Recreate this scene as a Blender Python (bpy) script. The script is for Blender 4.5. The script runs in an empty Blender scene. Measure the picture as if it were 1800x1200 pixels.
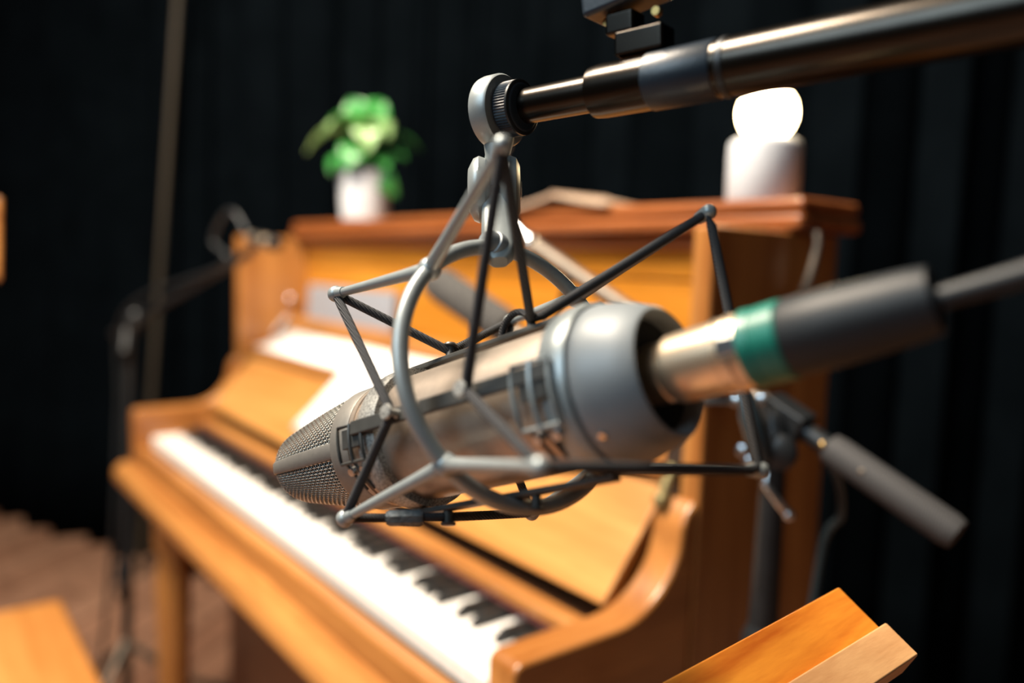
import bpy, math, random
from mathutils import Vector, Matrix
random.seed(7)
scene = bpy.context.scene
COL = scene.collection
PI = math.pi

# ------------------------------------------------------------------ camera
cam_data = bpy.data.cameras.new('camera')
cam_data.sensor_width = 36.0
cam_data.lens = 28.0
cam_data.clip_start = 0.01
cam_data.dof.use_dof = True
cam_data.dof.focus_distance = 0.372
cam_data.dof.aperture_fstop = 2.6
cam = bpy.data.objects.new('camera', cam_data)
COL.objects.link(cam)
CR = Vector((0.6143, 0.7884, 0.0317)); CU = Vector((-0.0964, 0.0350, 0.9947)); CF = Vector((-0.7832, 0.6141, -0.0975))
CF.normalize(); CR = (CR - CF*CR.dot(CF)).normalized(); CU = CR.cross(CF).normalized()
cam.matrix_world = Matrix(((CR.x, CU.x, -CF.x, 0.6085), (CR.y, CU.y, -CF.y, -0.4208), (CR.z, CU.z, -CF.z, 1.1115), (0, 0, 0, 1)))
scene.camera = cam

# ------------------------------------------------------------------ world, lights, exposure
world = bpy.data.worlds.new('world'); scene.world = world
world.use_nodes = True
world.node_tree.nodes['Background'].inputs[0].default_value = (0.55, 0.75, 1.0, 1)
world.node_tree.nodes['Background'].inputs[1].default_value = 0.03
def area(name, loc, target, size, power, color):
    l = bpy.data.lights.new(name, 'AREA'); l.shape = 'DISK'; l.size = size; l.energy = power; l.color = color
    o = bpy.data.objects.new(name, l); COL.objects.link(o); o.location = loc
    o.rotation_euler = (Vector(target) - Vector(loc)).to_track_quat('-Z', 'Y').to_euler()
    return o
area('ceiling_lamp_light', (-0.45, -0.70, 2.75), (-0.35, 0.05, 0.9), 0.8, 152, (1.0, 0.85, 0.68))
area('studio_light', (0.25, -2.2, 2.5), (0.1, 0.0, 1.0), 1.4, 32, (0.62, 0.84, 1.0))
scene.view_settings.view_transform = 'Standard'
scene.view_settings.look = 'None'
scene.view_settings.exposure = 0.0
scene.view_settings.gamma = 1.0
scene.view_settings.use_curve_mapping = False

# ------------------------------------------------------------------ mesh helpers
def frame_of(d):
    d = Vector(d).normalized()
    a = Vector((0, 0, 1)) if abs(d.z) < 0.9 else Vector((1, 0, 0))
    x = a.cross(d).normalized()
    return x, d.cross(x).normalized(), d

class MB:
    def __init__(self):
        self.v = []; self.f = []
    def add(self, vs, fs):
        n = len(self.v); self.v += [Vector(p) for p in vs]; self.f += [tuple(i+n for i in f) for f in fs]; return self
    def box(self, x0, x1, y0, y1, z0, z1):
        return self.add([(x0,y0,z0),(x1,y0,z0),(x1,y1,z0),(x0,y1,z0),(x0,y0,z1),(x1,y0,z1),(x1,y1,z1),(x0,y1,z1)],
                        [(3,2,1,0),(4,5,6,7),(0,1,5,4),(1,2,6,5),(2,3,7,6),(3,0,4,7)])
    def obox(self, c, ax, ay, az, hx, hy, hz):
        c = Vector(c); ax = Vector(ax)*hx; ay = Vector(ay)*hy; az = Vector(az)*hz
        s = [(-1,-1,-1),(1,-1,-1),(1,1,-1),(-1,1,-1),(-1,-1,1),(1,-1,1),(1,1,1),(-1,1,1)]
        return self.add([c+ax*i+ay*j+az*k for i,j,k in s], [(3,2,1,0),(4,5,6,7),(0,1,5,4),(1,2,6,5),(2,3,7,6),(3,0,4,7)])
    def tube(self, pts, r, seg=12, closed=False, caps=True):
        pts = [Vector(p) for p in pts]; n = len(pts)
        rs = r if isinstance(r, (list, tuple)) else [r]*n
        vs = []; fs = []; px = None
        for i, p in enumerate(pts):
            if closed: d = pts[(i+1) % n] - pts[i-1]
            else: d = pts[min(i+1, n-1)] - pts[max(i-1, 0)]
            d.normalize()
            if px is None: px, py, _ = frame_of(d)
            else:
                px = (px - d*px.dot(d)).normalized(); py = d.cross(px)
            for k in range(seg):
                a = 2*PI*k/seg; vs.append(p + (px*math.cos(a) + py*math.sin(a))*rs[i])
        m = n if closed else n-1
        for i in range(m):
            for k in range(seg):
                a = i*seg+k; b = i*seg+(k+1) % seg; c = ((i+1) % n)*seg+(k+1) % seg; d = ((i+1) % n)*seg+k
                fs.append((a, b, c, d))
        if caps and not closed:
            fs.append(tuple(range(seg-1, -1, -1))); fs.append(tuple((n-1)*seg+k for k in range(seg)))
        return self.add(vs, fs)
    def lathe(self, prof, seg=48, o=(0,0,0), d=(0,0,1), mod=None):
        x, y, z = frame_of(d); o = Vector(o); vs = []; fs = []; n = len(prof)
        for i, (r, h) in enumerate(prof):
            for k in range(seg):
                a = 2*PI*k/seg; rr = r*(mod(k, i) if mod else 1)
                vs.append(o + z*h + (x*math.cos(a) + y*math.sin(a))*rr)
        for i in range(n-1):
            for k in range(seg):
                fs.append((i*seg+k, i*seg+(k+1) % seg, (i+1)*seg+(k+1) % seg, (i+1)*seg+k))
        if prof[0][0] > 1e-6: fs.append(tuple(range(seg-1, -1, -1)))
        if prof[-1][0] > 1e-6: fs.append(tuple((n-1)*seg+k for k in range(seg)))
        return self.add(vs, fs)
    def ball(self, c, r, seg=16, ring=10, sc=(1,1,1)):
        vs = []; fs = []; c = Vector(c)
        for i in range(ring+1):
            t = PI*i/ring
            for k in range(seg):
                a = 2*PI*k/seg
                vs.append(c + Vector((r*sc[0]*math.sin(t)*math.cos(a), r*sc[1]*math.sin(t)*math.sin(a), -r*sc[2]*math.cos(t))))
        for i in range(ring):
            for k in range(seg):
                fs.append((i*seg+k, i*seg+(k+1) % seg, (i+1)*seg+(k+1) % seg, (i+1)*seg+k))
        return self.add(vs, fs)
    def prism(self, poly, x0, x1):      # polygon in (y, z), extruded along x
        n = len(poly)
        vs = [(x0, y, z) for y, z in poly] + [(x1, y, z) for y, z in poly]
        fs = [(i, (i+1) % n, n+(i+1) % n, n+i) for i in range(n)] + [tuple(range(n-1, -1, -1)), tuple(range(n, 2*n))]
        return self.add(vs, fs)
    def xf(self, mat):
        self.v = [mat @ p for p in self.v]; return self
    def build(self, name, mat, parent=None, smooth=False, bevel=0, o=None):
        o = Vector(o) if o is not None else Vector((0, 0, 0))
        me = bpy.data.meshes.new(name); me.from_pydata([tuple(p - o) for p in self.v], [], self.f); me.update()
        import bmesh
        bm = bmesh.new(); bm.from_mesh(me); bmesh.ops.remove_doubles(bm, verts=bm.verts, dist=1e-7)
        bmesh.ops.recalc_face_normals(bm, faces=bm.faces); bm.to_mesh(me); bm.free()
        me.materials.append(mat)
        if smooth:
            me.polygons.foreach_set('use_smooth', [True]*len(me.polygons)); me.set_sharp_from_angle(angle=math.radians(40))
        ob = bpy.data.objects.new(name, me); COL.objects.link(ob)
        if parent is not None: ob.parent = parent
        else: ob.location = o
        if bevel:
            b = ob.modifiers.new('bevel', 'BEVEL'); b.width = bevel; b.segments = 3; b.limit_method = 'ANGLE'
            me.polygons.foreach_set('use_smooth', [True]*len(me.polygons)); b.harden_normals = True
        return ob

def tag(o, label, cat, group=None, kind=None):
    o['label'] = label; o['category'] = cat
    if group: o['group'] = group
    if kind: o['kind'] = kind
    return o
def empty(name, loc, label, cat, group=None, rot=None):
    e = bpy.data.objects.new(name, None); COL.objects.link(e); e.empty_display_size = 0.02
    if rot is not None: e.matrix_world = Matrix.Translation(loc) @ rot.to_4x4()
    else: e.location = loc
    return tag(e, label, cat, group)

# ------------------------------------------------------------------ materials
def mat_base(name):
    m = bpy.data.materials.new(name); m.use_nodes = True
    nt = m.node_tree; b = nt.nodes['Principled BSDF']; return m, nt, b
def simple(name, col, rough=0.5, metal=0.0, bump=0, bscale=400, var=0.0, vscale=60, coat=0, emit=None, sheen=0, spec=0.5):
    m, nt, b = mat_base(name)
    b.inputs['Base Color'].default_value = (*col, 1); b.inputs['Roughness'].default_value = rough; b.inputs['Metallic'].default_value = metal
    b.inputs['Coat Weight'].default_value = coat; b.inputs['Specular IOR Level'].default_value = spec
    if sheen: b.inputs['Sheen Weight'].default_value = sheen
    tc = nt.nodes.new('ShaderNodeTexCoord')
    if var:
        n = nt.nodes.new('ShaderNodeTexNoise'); n.inputs['Scale'].default_value = vscale; n.inputs['Detail'].default_value = 5
        nt.links.new(tc.outputs['Object'], n.inputs['Vector'])
        r = nt.nodes.new('ShaderNodeValToRGB')
        r.color_ramp.elements[0].position = 0.3; r.color_ramp.elements[1].position = 0.7
        r.color_ramp.elements[0].color = (*[c*(1-var) for c in col], 1); r.color_ramp.elements[1].color = (*[min(1, c*(1+var)) for c in col], 1)
        nt.links.new(n.outputs['Fac'], r.inputs['Fac']); nt.links.new(r.outputs['Color'], b.inputs['Base Color'])
    if bump:
        n2 = nt.nodes.new('ShaderNodeTexNoise'); n2.inputs['Scale'].default_value = bscale; n2.inputs['Detail'].default_value = 2
        nt.links.new(tc.outputs['Object'], n2.inputs['Vector'])
        bp = nt.nodes.new('ShaderNodeBump'); bp.inputs['Strength'].default_value = bump; bp.inputs['Distance'].default_value = 0.001
        nt.links.new(n2.outputs['Fac'], bp.inputs['Height']); nt.links.new(bp.outputs['Normal'], b.inputs['Normal'])
    if emit:
        b.inputs['Emission Color'].default_value = (*emit[0], 1); b.inputs['Emission Strength'].default_value = emit[1]
    return m
def wood(name, c0, c1, axis='x', rough=0.32, scale=14.0, coat=0.35):
    m, nt, b = mat_base(name)
    tc = nt.nodes.new('ShaderNodeTexCoord'); mp = nt.nodes.new('ShaderNodeMapping')
    s = [scale, scale, scale]; s['xyz'.index(axis)] = scale*0.09
    mp.inputs['Scale'].default_value = s
    nt.links.new(tc.outputs['Object'], mp.inputs['Vector'])
    n1 = nt.nodes.new('ShaderNodeTexNoise'); n1.inputs['Scale'].default_value = 1.2; n1.inputs['Detail'].default_value = 6; n1.inputs['Distortion'].default_value = 1.2
    n2 = nt.nodes.new('ShaderNodeTexNoise'); n2.inputs['Scale'].default_value = 14; n2.inputs['Detail'].default_value = 4
    nt.links.new(mp.outputs['Vector'], n1.inputs['Vector']); nt.links.new(mp.outputs['Vector'], n2.inputs['Vector'])
    mx = nt.nodes.new('ShaderNodeMath'); mx.operation = 'MULTIPLY_ADD'; mx.inputs[1].default_value = 0.3; 
    nt.links.new(n2.outputs['Fac'], mx.inputs[0]); nt.links.new(n1.outputs['Fac'], mx.inputs[2])
    r = nt.nodes.new('ShaderNodeValToRGB'); r.color_ramp.elements[0].position = 0.42; r.color_ramp.elements[1].position = 0.85
    r.color_ramp.elements[0].color = (*c0, 1); r.color_ramp.elements[1].color = (*c1, 1)
    nt.links.new(mx.outputs[0], r.inputs['Fac']); nt.links.new(r.outputs['Color'], b.inputs['Base Color'])
    bp = nt.nodes.new('ShaderNodeBump'); bp.inputs['Strength'].default_value = 0.12; bp.inputs['Distance'].default_value = 0.001
    nt.links.new(n2.outputs['Fac'], bp.inputs['Height']); nt.links.new(bp.outputs['Normal'], b.inputs['Normal'])
    b.inputs['Roughness'].default_value = rough; b.inputs['Coat Weight'].default_value = coat; b.inputs['Coat Roughness'].default_value = 0.2
    return m
def banded(name, c0, c1, scale, rough, dirn='X', bump=0.0, dist=0.0, metal=0):
    m, nt, b = mat_base(name)
    tc = nt.nodes.new('ShaderNodeTexCoord'); w = nt.nodes.new('ShaderNodeTexWave'); w.bands_direction = dirn
    w.inputs['Scale'].default_value = scale; w.inputs['Distortion'].default_value = dist
    nt.links.new(tc.outputs['Object'], w.inputs['Vector'])
    r = nt.nodes.new('ShaderNodeValToRGB'); r.color_ramp.elements[0].color = (*c0, 1); r.color_ramp.elements[1].color = (*c1, 1)
    nt.links.new(w.outputs['Fac'], r.inputs['Fac']); nt.links.new(r.outputs['Color'], b.inputs['Base Color'])
    b.inputs['Roughness'].default_value = rough; b.inputs['Metallic'].default_value = metal
    if bump:
        bp = nt.nodes.new('ShaderNodeBump'); bp.inputs['Strength'].default_value = bump; bp.inputs['Distance'].default_value = 0.0006
        nt.links.new(w.outputs['Fac'], bp.inputs['Height']); nt.links.new(bp.outputs['Normal'], b.inputs['Normal'])
    return m
def worn(name):
    m, nt, b = mat_base(name)
    tc = nt.nodes.new('ShaderNodeTexCoord'); n = nt.nodes.new('ShaderNodeTexNoise'); n.inputs['Scale'].default_value = 1300; n.inputs['Detail'].default_value = 6
    nt.links.new(tc.outputs['Object'], n.inputs['Vector'])
    r = nt.nodes.new('ShaderNodeValToRGB'); r.color_ramp.elements[0].position = 0.42; r.color_ramp.elements[1].position = 0.56
    r.color_ramp.elements[0].color = (0.20, 0.20, 0.19, 1); r.color_ramp.elements[1].color = (0.50, 0.50, 0.47, 1)
    nt.links.new(n.outputs['Fac'], r.inputs['Fac']); nt.links.new(r.outputs['Color'], b.inputs['Base Color'])
    b.inputs['Roughness'].default_value = 0.45; b.inputs['Metallic'].default_value = 0.5
    return m

M = {}
M['piano_x'] = wood('piano_wood_along', (0.25, 0.085, 0.018), (0.50, 0.222, 0.060), 'x')
M['fallboard'] = wood('lit_fallboard_wood', (0.40, 0.165, 0.038), (0.60, 0.295, 0.088), 'x')  # lightened copy of the case wood; light on the board put into colour
M['piano_z'] = wood('piano_wood_upright', (0.25, 0.085, 0.018), (0.50, 0.222, 0.060), 'z')
M['piano_y'] = wood('piano_wood_arm', (0.24, 0.080, 0.016), (0.48, 0.205, 0.055), 'y')
M['piano_panel'] = wood('piano_panel_wood', (0.38, 0.135, 0.010), (0.58, 0.24, 0.028), 'x', rough=0.28)
M['piano_lid'] = wood('piano_lid_wood', (0.18, 0.050, 0.013), (0.36, 0.115, 0.032), 'x')
M['piano_dark'] = wood('piano_dark_wood', (0.13, 0.038, 0.014), (0.22, 0.070, 0.022), 'x', rough=0.45)  # darker brown wood for lower case, back frame, feet and bench apron
M['white_key'] = simple('ivory_white', (0.86, 0.84, 0.80), 0.22, var=0.03, vscale=30)
M['black_key'] = simple('ebony_black', (0.014, 0.015, 0.016), 0.32, bump=0.1)
M['red_felt'] = simple('red_felt', (0.07, 0.014, 0.012), 0.95, bump=0.5, bscale=900)
M['dark_gap'] = simple('dark_gap_brown', (0.035, 0.018, 0.010), 0.95, bump=0.4)  # dark brown; beside the fallboard it stands for the gap's shade
M['groove'] = wood('groove_wood', (0.075, 0.030, 0.012), (0.15, 0.062, 0.026), 'x', rough=0.5, coat=0.05)
M['brass'] = simple('brass_metal', (0.62, 0.42, 0.16), 0.35, 1.0, var=0.2)
M['old_brass'] = simple('tarnished_brass', (0.22, 0.18, 0.08), 0.5, 0.6, var=0.2)
M['steel'] = simple('chrome_steel', (0.62, 0.64, 0.66), 0.22, 1.0, var=0.05)
M['curtain'] = simple('black_velvet', (0.0022, 0.0034, 0.0046), 0.9, bump=0.2, bscale=300, var=0.2, vscale=8, spec=0.0)
M['paper'] = simple('white_paper', (0.85, 0.85, 0.84), 0.7, bump=0.05, var=0.015, vscale=12)
M['ceramic'] = simple('white_ceramic', (0.58, 0.61, 0.65), 0.35, var=0.02)
M['soil'] = simple('potting_soil', (0.03, 0.018, 0.010), 0.95, bump=1.0, bscale=120, var=0.4)
M['leaf'] = simple('green_leaf', (0.045, 0.26, 0.055), 0.35, bump=0.15, bscale=90, var=0.35, vscale=25)
M['leaf_pale'] = simple('pale_green_leaf', (0.30, 0.50, 0.20), 0.3, bump=0.15, bscale=90, var=0.3, vscale=25)
M['stem'] = simple('green_stem', (0.07, 0.22, 0.05), 0.5, var=0.2)
M['mic'] = simple('satin_nickel_body', (0.43, 0.365, 0.305), 0.42, 0.75, bump=0.10, bscale=2600, var=0.06, vscale=300)
M['mic_head'] = simple('satin_head_frame', (0.24, 0.23, 0.21), 0.48, 0.55, bump=0.12, bscale=2600, var=0.06, vscale=300)
M['mesh'] = simple('grille_wire', (0.72, 0.72, 0.67), 0.34, 0.9, var=0.08, vscale=500)
M['mesh_in'] = simple('grille_inner_foil', (0.010, 0.009, 0.008), 0.8, 0.0, var=0.2, vscale=900)
M['mount'] = simple('grey_green_enamel', (0.30, 0.335, 0.34), 0.36, 0.35, bump=0.06, bscale=2600, var=0.05, vscale=200)
M['mount_dark'] = simple('dark_enamel', (0.060, 0.062, 0.060), 0.42, 0.3, bump=0.06, bscale=2200, var=0.1, vscale=200)
M['mount_worn'] = worn('worn_enamel')
M['cup'] = simple('grey_blue_enamel', (0.21, 0.235, 0.25), 0.48, 0.15, bump=0.05, bscale=2600, var=0.03, vscale=200)
M['cup_in'] = simple('black_inside', (0.010, 0.011, 0.012), 0.35, 0.2, var=0.1)
M['elastic'] = banded('braided_elastic', (0.005, 0.006, 0.009), (0.032, 0.036, 0.042), 360, 0.75, 'DIAGONAL', bump=0.7, dist=1.0)
M['sleeve'] = simple('rough_grey_sleeve', (0.12, 0.15, 0.17), 0.55, 0.2, bump=0.9, bscale=300, var=0.4, vscale=250)
M['gold'] = simple('nickel_gold_shell', (0.90, 0.72, 0.52), 0.30, 0.9, var=0.04)
M['green'] = simple('green_plastic', (0.004, 0.145, 0.105), 0.38, bump=0.05, var=0.08)
M['rubber'] = simple('black_rubber', (0.014, 0.017, 0.020), 0.5, bump=0.1, bscale=900, var=0.1, spec=0.3)
M['boom'] = simple('black_gloss_tube', (0.045, 0.039, 0.033), 0.24, 1.0, var=0.1)
M['knob'] = simple('blue_black_plastic', (0.012, 0.022, 0.034), 0.38, bump=0.1, var=0.1)
M['stand'] = simple('black_stand_metal', (0.022, 0.025, 0.028), 0.36, 0.4, var=0.15)
M['stand_blue'] = simple('blue_black_metal', (0.05, 0.075, 0.09), 0.30, 0.6, var=0.1)
M['stand_grey'] = simple('grey_stand_metal', (0.15, 0.122, 0.095), 0.5, 0.5, var=0.1)
M['grip'] = banded('ribbed_grip', (0.020, 0.020, 0.021), (0.060, 0.060, 0.063), 160, 0.7, 'X', bump=0.4)
M['foam'] = simple('charcoal_foam', (0.06, 0.058, 0.055), 0.95, bump=1.0, bscale=260, var=0.35, vscale=200)
M['stand_wood'] = wood('varnished_orange_wood', (0.42, 0.10, 0.010), (0.72, 0.27, 0.030), 'y', rough=0.3, scale=26, coat=0.5)
M['lip_wood'] = wood('worn_light_wood', (0.46, 0.22, 0.085), (0.66, 0.38, 0.17), 'y', rough=0.5, scale=40, coat=0.1)
M['bench'] = wood('bench_wood', (0.42, 0.16, 0.035), (0.60, 0.27, 0.075), 'x')
M['tan_pole'] = wood('tan_pole_wood', (0.035, 0.028, 0.018), (0.055, 0.043, 0.028), 'z', rough=0.6, coat=0)
M['booklet'] = simple('beige_paper', (0.50, 0.36, 0.26), 0.7, var=0.06, vscale=15)
M['blue_book'] = banded('blue_grey_cover', (0.20, 0.22, 0.26), (0.34, 0.36, 0.40), 28, 0.6, 'X', dist=1.5)
M['bulb'] = simple('glowing_bulb', (1, 0.9, 0.7), 0.3, emit=((1.0, 0.74, 0.40), 38.0))
M['bulb_cap'] = M['steel']
M['plaster'] = simple('dark_grey_plaster', (0.13, 0.125, 0.12), 0.9, var=0.05, vscale=3)
M['wallm'] = simple('dark_wall_paint', (0.03, 0.03, 0.032), 0.9, var=0.1, vscale=3)

def floor_mat():
    m, nt, b = mat_base('plank_floor')
    tc = nt.nodes.new('ShaderNodeTexCoord'); mp = nt.nodes.new('ShaderNodeMapping'); mp.inputs['Rotation'].default_value = (0, 0, 0.9)
    nt.links.new(tc.outputs['Object'], mp.inputs['Vector'])
    br = nt.nodes.new('ShaderNodeTexBrick'); br.inputs['Scale'].default_value = 1.0; br.inputs['Brick Width'].default_value = 1.4; br.inputs['Row Height'].default_value = 0.12
    br.inputs['Mortar Size'].default_value = 0.004; br.inputs['Color1'].default_value = (0.36, 0.17, 0.10, 1); br.inputs['Color2'].default_value = (0.50, 0.27, 0.17, 1); br.inputs['Mortar'].default_value = (0.03, 0.014, 0.008, 1)
    nt.links.new(mp.outputs['Vector'], br.inputs['Vector'])
    mp2 = nt.nodes.new('ShaderNodeMapping'); mp2.inputs['Rotation'].default_value = (0, 0, 0.9); mp2.inputs['Scale'].default_value = (2, 30, 30); nt.links.new(tc.outputs['Object'], mp2.inputs['Vector'])
    n = nt.nodes.new('ShaderNodeTexNoise'); n.inputs['Scale'].default_value = 1; n.inputs['Detail'].default_value = 5; nt.links.new(mp2.outputs['Vector'], n.inputs['Vector'])
    mx = nt.nodes.new('ShaderNodeMix'); mx.data_type = 'RGBA'; mx.blend_type = 'MULTIPLY'; mx.inputs['Factor'].default_value = 0.5
    nt.links.new(br.outputs['Color'], mx.inputs['A']); nt.links.new(n.outputs['Fac'], mx.inputs['B']); nt.links.new(mx.outputs['Result'], b.inputs['Base Color'])
    b.inputs['Roughness'].default_value = 0.45
    return m
M['floor'] = floor_mat()

# ------------------------------------------------------------------ setting
def struct(name, mb, mat):
    o = mb.build(name, mat); o['kind'] = 'structure'; return o
struct('floor', MB().box(-5.2, 3.2, -3.4, 3.2, -0.05, 0.0), M['floor'])
struct('wall_back', MB().add([(-5.2, -1.42, 0), (3.2, 2.36, 0), (3.2, 2.44, 0), (-5.2, -1.34, 0), (-5.2, -1.42, 3.2), (3.2, 2.36, 3.2), (3.2, 2.44, 3.2), (-5.2, -1.34, 3.2)],
       [(3,2,1,0),(4,5,6,7),(0,1,5,4),(1,2,6,5),(2,3,7,6),(3,0,4,7)]).xf(Matrix.Translation((0, 0.75, 0))), M['wallm'])

struct('wall_front', MB().box(-5.2, 3.2, -3.48, -3.4, 0, 3.2), M['plaster'])
struct('wall_right', MB().box(3.2, 3.28, -3.4, 3.2, 0, 3.2), M['plaster'])
struct('wall_left', MB().box(-5.28, -5.2, -3.4, 3.2, 0, 3.2), M['wallm'])
struct('ceiling', MB().box(-5.2, 3.2, -3.4, 3.2, 3.2, 3.26), M['plaster'])
def curtain(name, x0, x1, label, seed):
    rnd = random.Random(seed); mb = MB(); vs = []; fs = []
    L = (x1-x0)*1.0966; n = int(L/0.012)
    dx = Vector((0.9119, 0.4104, 0)); nx = Vector((0.4104, -0.9119, 0))
    ph = []; a = 0
    for i in range(n+1):
        a += 0.012*2*PI/(0.17*(1+0.35*math.sin(i*0.021+seed)+0.25*math.sin(i*0.0533))); ph.append(a)
    zs = [0.004, 0.4, 0.9, 1.4, 1.9, 2.4, 2.95]
    for i in range(n+1):
        s = i*0.012
        for j, z in enumerate(zs):
            k = z/2.95
            amp = 0.056*(1-0.2*k)
            q = Vector((x0, 0.2+0.45*(x0+2.6), 0)) + dx*(s + 0.016*math.sin(2*ph[i])) + nx*(amp*math.sin(ph[i]) + 0.018*math.sin(ph[i]*0.37+z*0.6)) + Vector((0, 0, z))
            vs.append(q)
    m = len(zs)
    for i in range(n):
        for j in range(m-1):
            fs.append((i*m+j, (i+1)*m+j, (i+1)*m+j+1, i*m+j+1))
    mb.add(vs, fs)
    o = mb.build(name, M['curtain'], smooth=True, o=vs[0])
    sd = o.modifiers.new('cloth_thickness', 'SOLIDIFY'); sd.thickness = 0.004
    return tag(o, label, 'curtain', 'black stage curtains')
curtain('stage_curtain', -4.9, -2.215, 'black pleated curtain left of the thin tan pole', 3)
curtain('stage_curtain', -2.20, 1.9, 'black pleated curtain hanging behind the piano and the potted plant', 5)
d = Vector((-2.1217, 0.4152, 1.9258)) - Vector((-2.2596, 0.3532, 0.6074)); d.normalize()
base = Vector((-2.2596, 0.3532, 0.6074)) - d*(0.6074/d.z) + Vector((0.07, -0.10, 0))
pole = MB().tube([base, base+d*1.2, base+d*2.62], [0.011, 0.0105, 0.010], 14)
tag(pole.build('tan_pole', M['tan_pole'], smooth=True, o=base), 'thin tan pole leaning upright in front of the black curtain', 'pole')

# ------------------------------------------------------------------ piano
K = 0.73    # height of the key tops
PX0, PX1 = -1.165, 0.135
piano = empty('upright_piano', (-0.515, 0.2, 0), 'orange brown upright piano with open keyboard under the microphone', 'piano')
PO = Vector((-0.515, 0.2, 0))
def pp(mb, name, mat, bevel=0.0, parent=None, smooth=False):
    return mb.build(name, mat, parent or piano, smooth=smooth, bevel=bevel, o=PO)
def lb(x0, x1, y0, y1, z0, z1): return MB().box(x0, x1, y0, y1, z0+K, z1+K)
# side panels
pp(lb(0.110, PX1, 0.185, 0.40, -0.73, 0.423), 'side_panel', M['piano_z'], 0.004)
pp(lb(PX0, -1.14, 0.185, 0.40, -0.73, 0.423), 'side_panel', M['piano_z'], 0.004)
# arms: flat top that sweeps up to the side panel
def arm(x0, x1):
    poly = [(-0.034, -0.055), (-0.034, 0.049), (-0.032, 0.054), (-0.027, 0.058), (0.0, 0.058), (0.082, 0.058)]
    for i in range(1, 11):
        t = i/10*PI/2
        poly.append((0.082+0.083*math.sin(t), 0.058+0.076*(1-math.cos(t))))
    poly += [(0.172, 0.15), (0.1851, 0.16), (0.1851, -0.055)]
    m = MB().prism([(y, z+K) for y, z in poly], x0, x1)
    return pp(m, 'arm', M['piano_y'], 0.005)
arm(0.0945, PX1-0.002); arm(PX0+0.002, -1.1285)
# key bed with rounded front moulding, key slip
poly = [(0.185, -0.055), (-0.045, -0.055), (-0.058, -0.060), (-0.066, -0.072), (-0.067, -0.088), (-0.060, -0.101), (-0.045, -0.106), (0.185, -0.106)]
pp(MB().prism([(y, z+K) for y, z in poly], PX0-0.008, PX1+0.008), 'key_bed', M['piano_x'], 0.0015, smooth=True)
pp(lb(-1.128, 0.094, -0.030, -0.007, -0.055, -0.019), 'key_slip', M['piano_x'], 0.004)
pp(lb(-1.128, 0.094, 0.005, 0.19, -0.055, -0.030), 'key_frame', M['dark_gap'])
# rail over the key backs, felt and groove
pp(MB().prism([(y, z+K) for y, z in [(0.096, 0.016), (0.096, 0.027), (0.101, 0.032), (0.116, 0.032), (0.116, 0.016)]], -1.128, 0.094), 'name_rail', M['piano_x'], 0.002)
pp(lb(-1.128, 0.094, 0.0915, 0.0962, 0.0128, 0.0162), 'felt_strip', M['red_felt'])
pp(lb(-1.128, 0.094, 0.1165, 0.185, 0.005, 0.022), 'groove', M['groove'])
# fallboard leaning back, shelf lip on top
def fb(y, z): return (y, z+K)
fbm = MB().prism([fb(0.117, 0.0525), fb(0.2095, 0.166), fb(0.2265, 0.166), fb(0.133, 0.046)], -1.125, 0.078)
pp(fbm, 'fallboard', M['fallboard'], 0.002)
pp(lb(-1.138, 0.078, 0.197, 0.3385, 0.166, 0.183), 'music_shelf', M['piano_x'], 0.003)
pp(lb(-1.138, 0.108, 0.292, 0.318, 0.1835, 0.248), 'shelf_rail', M['piano_x'], 0.006)
pp(lb(-1.138, 0.108, 0.340, 0.356, -0.6, 0.3655), 'upper_panel', M['piano_panel'], 0.003)
pp(lb(-1.138, 0.108, 0.338, 0.356, 0.368, 0.424), 'upper_panel', M['piano_panel'], 0.003)
pp(lb(-1.138, 0.108, 0.325, 0.3375, 0.405, 0.424), 'moulding', M['piano_lid'], 0.004)
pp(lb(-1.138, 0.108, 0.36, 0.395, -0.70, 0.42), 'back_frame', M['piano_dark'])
# lid, front flap folded back on top of it
lid = pp(lb(-1.150, 0.148, 0.305, 0.425, 0.4245, 0.4415), 'lid', M['piano_lid'], 0.006)
pp(lb(-1.148, 0.146, 0.310, 0.422, 0.4435, 0.4585), 'lid_flap', M['piano_lid'], 0.006)
for x in (-0.9, -0.45, 0.02): pp(MB().tube([(x-0.04, 0.423, K+0.4425), (x+0.04, 0.423, K+0.4425)], 0.004, 10), 'hinge', M['brass'], parent=lid, smooth=True)
# lower case
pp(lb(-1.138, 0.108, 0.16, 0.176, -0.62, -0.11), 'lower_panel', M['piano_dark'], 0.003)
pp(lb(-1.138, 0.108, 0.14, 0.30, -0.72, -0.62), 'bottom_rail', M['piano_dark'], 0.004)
for x in (-0.985, 0.05):
    leg = MB().lathe([(0.036, 0.0), (0.036, 0.02), (0.024, 0.03), (0.022, 0.08), (0.030, 0.30), (0.034, 0.48), (0.026, 0.52), (0.036, 0.545), (0.036, 0.622)], 24, (x, 0.0, 0.0))
    pp(leg, 'leg', M['piano_z'], smooth=True)
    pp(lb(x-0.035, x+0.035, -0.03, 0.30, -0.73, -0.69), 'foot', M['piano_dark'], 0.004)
for x in (-0.60, -0.46):
    pd = MB().tube([(x, 0.13, 0.07), (x, 0.06, 0.068), (x, 0.01, 0.06), (x, -0.01, 0.055)], [0.010, 0.012, 0.018, 0.012], 12)
    pp(pd, 'pedal', M['brass'], smooth=True)
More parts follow.
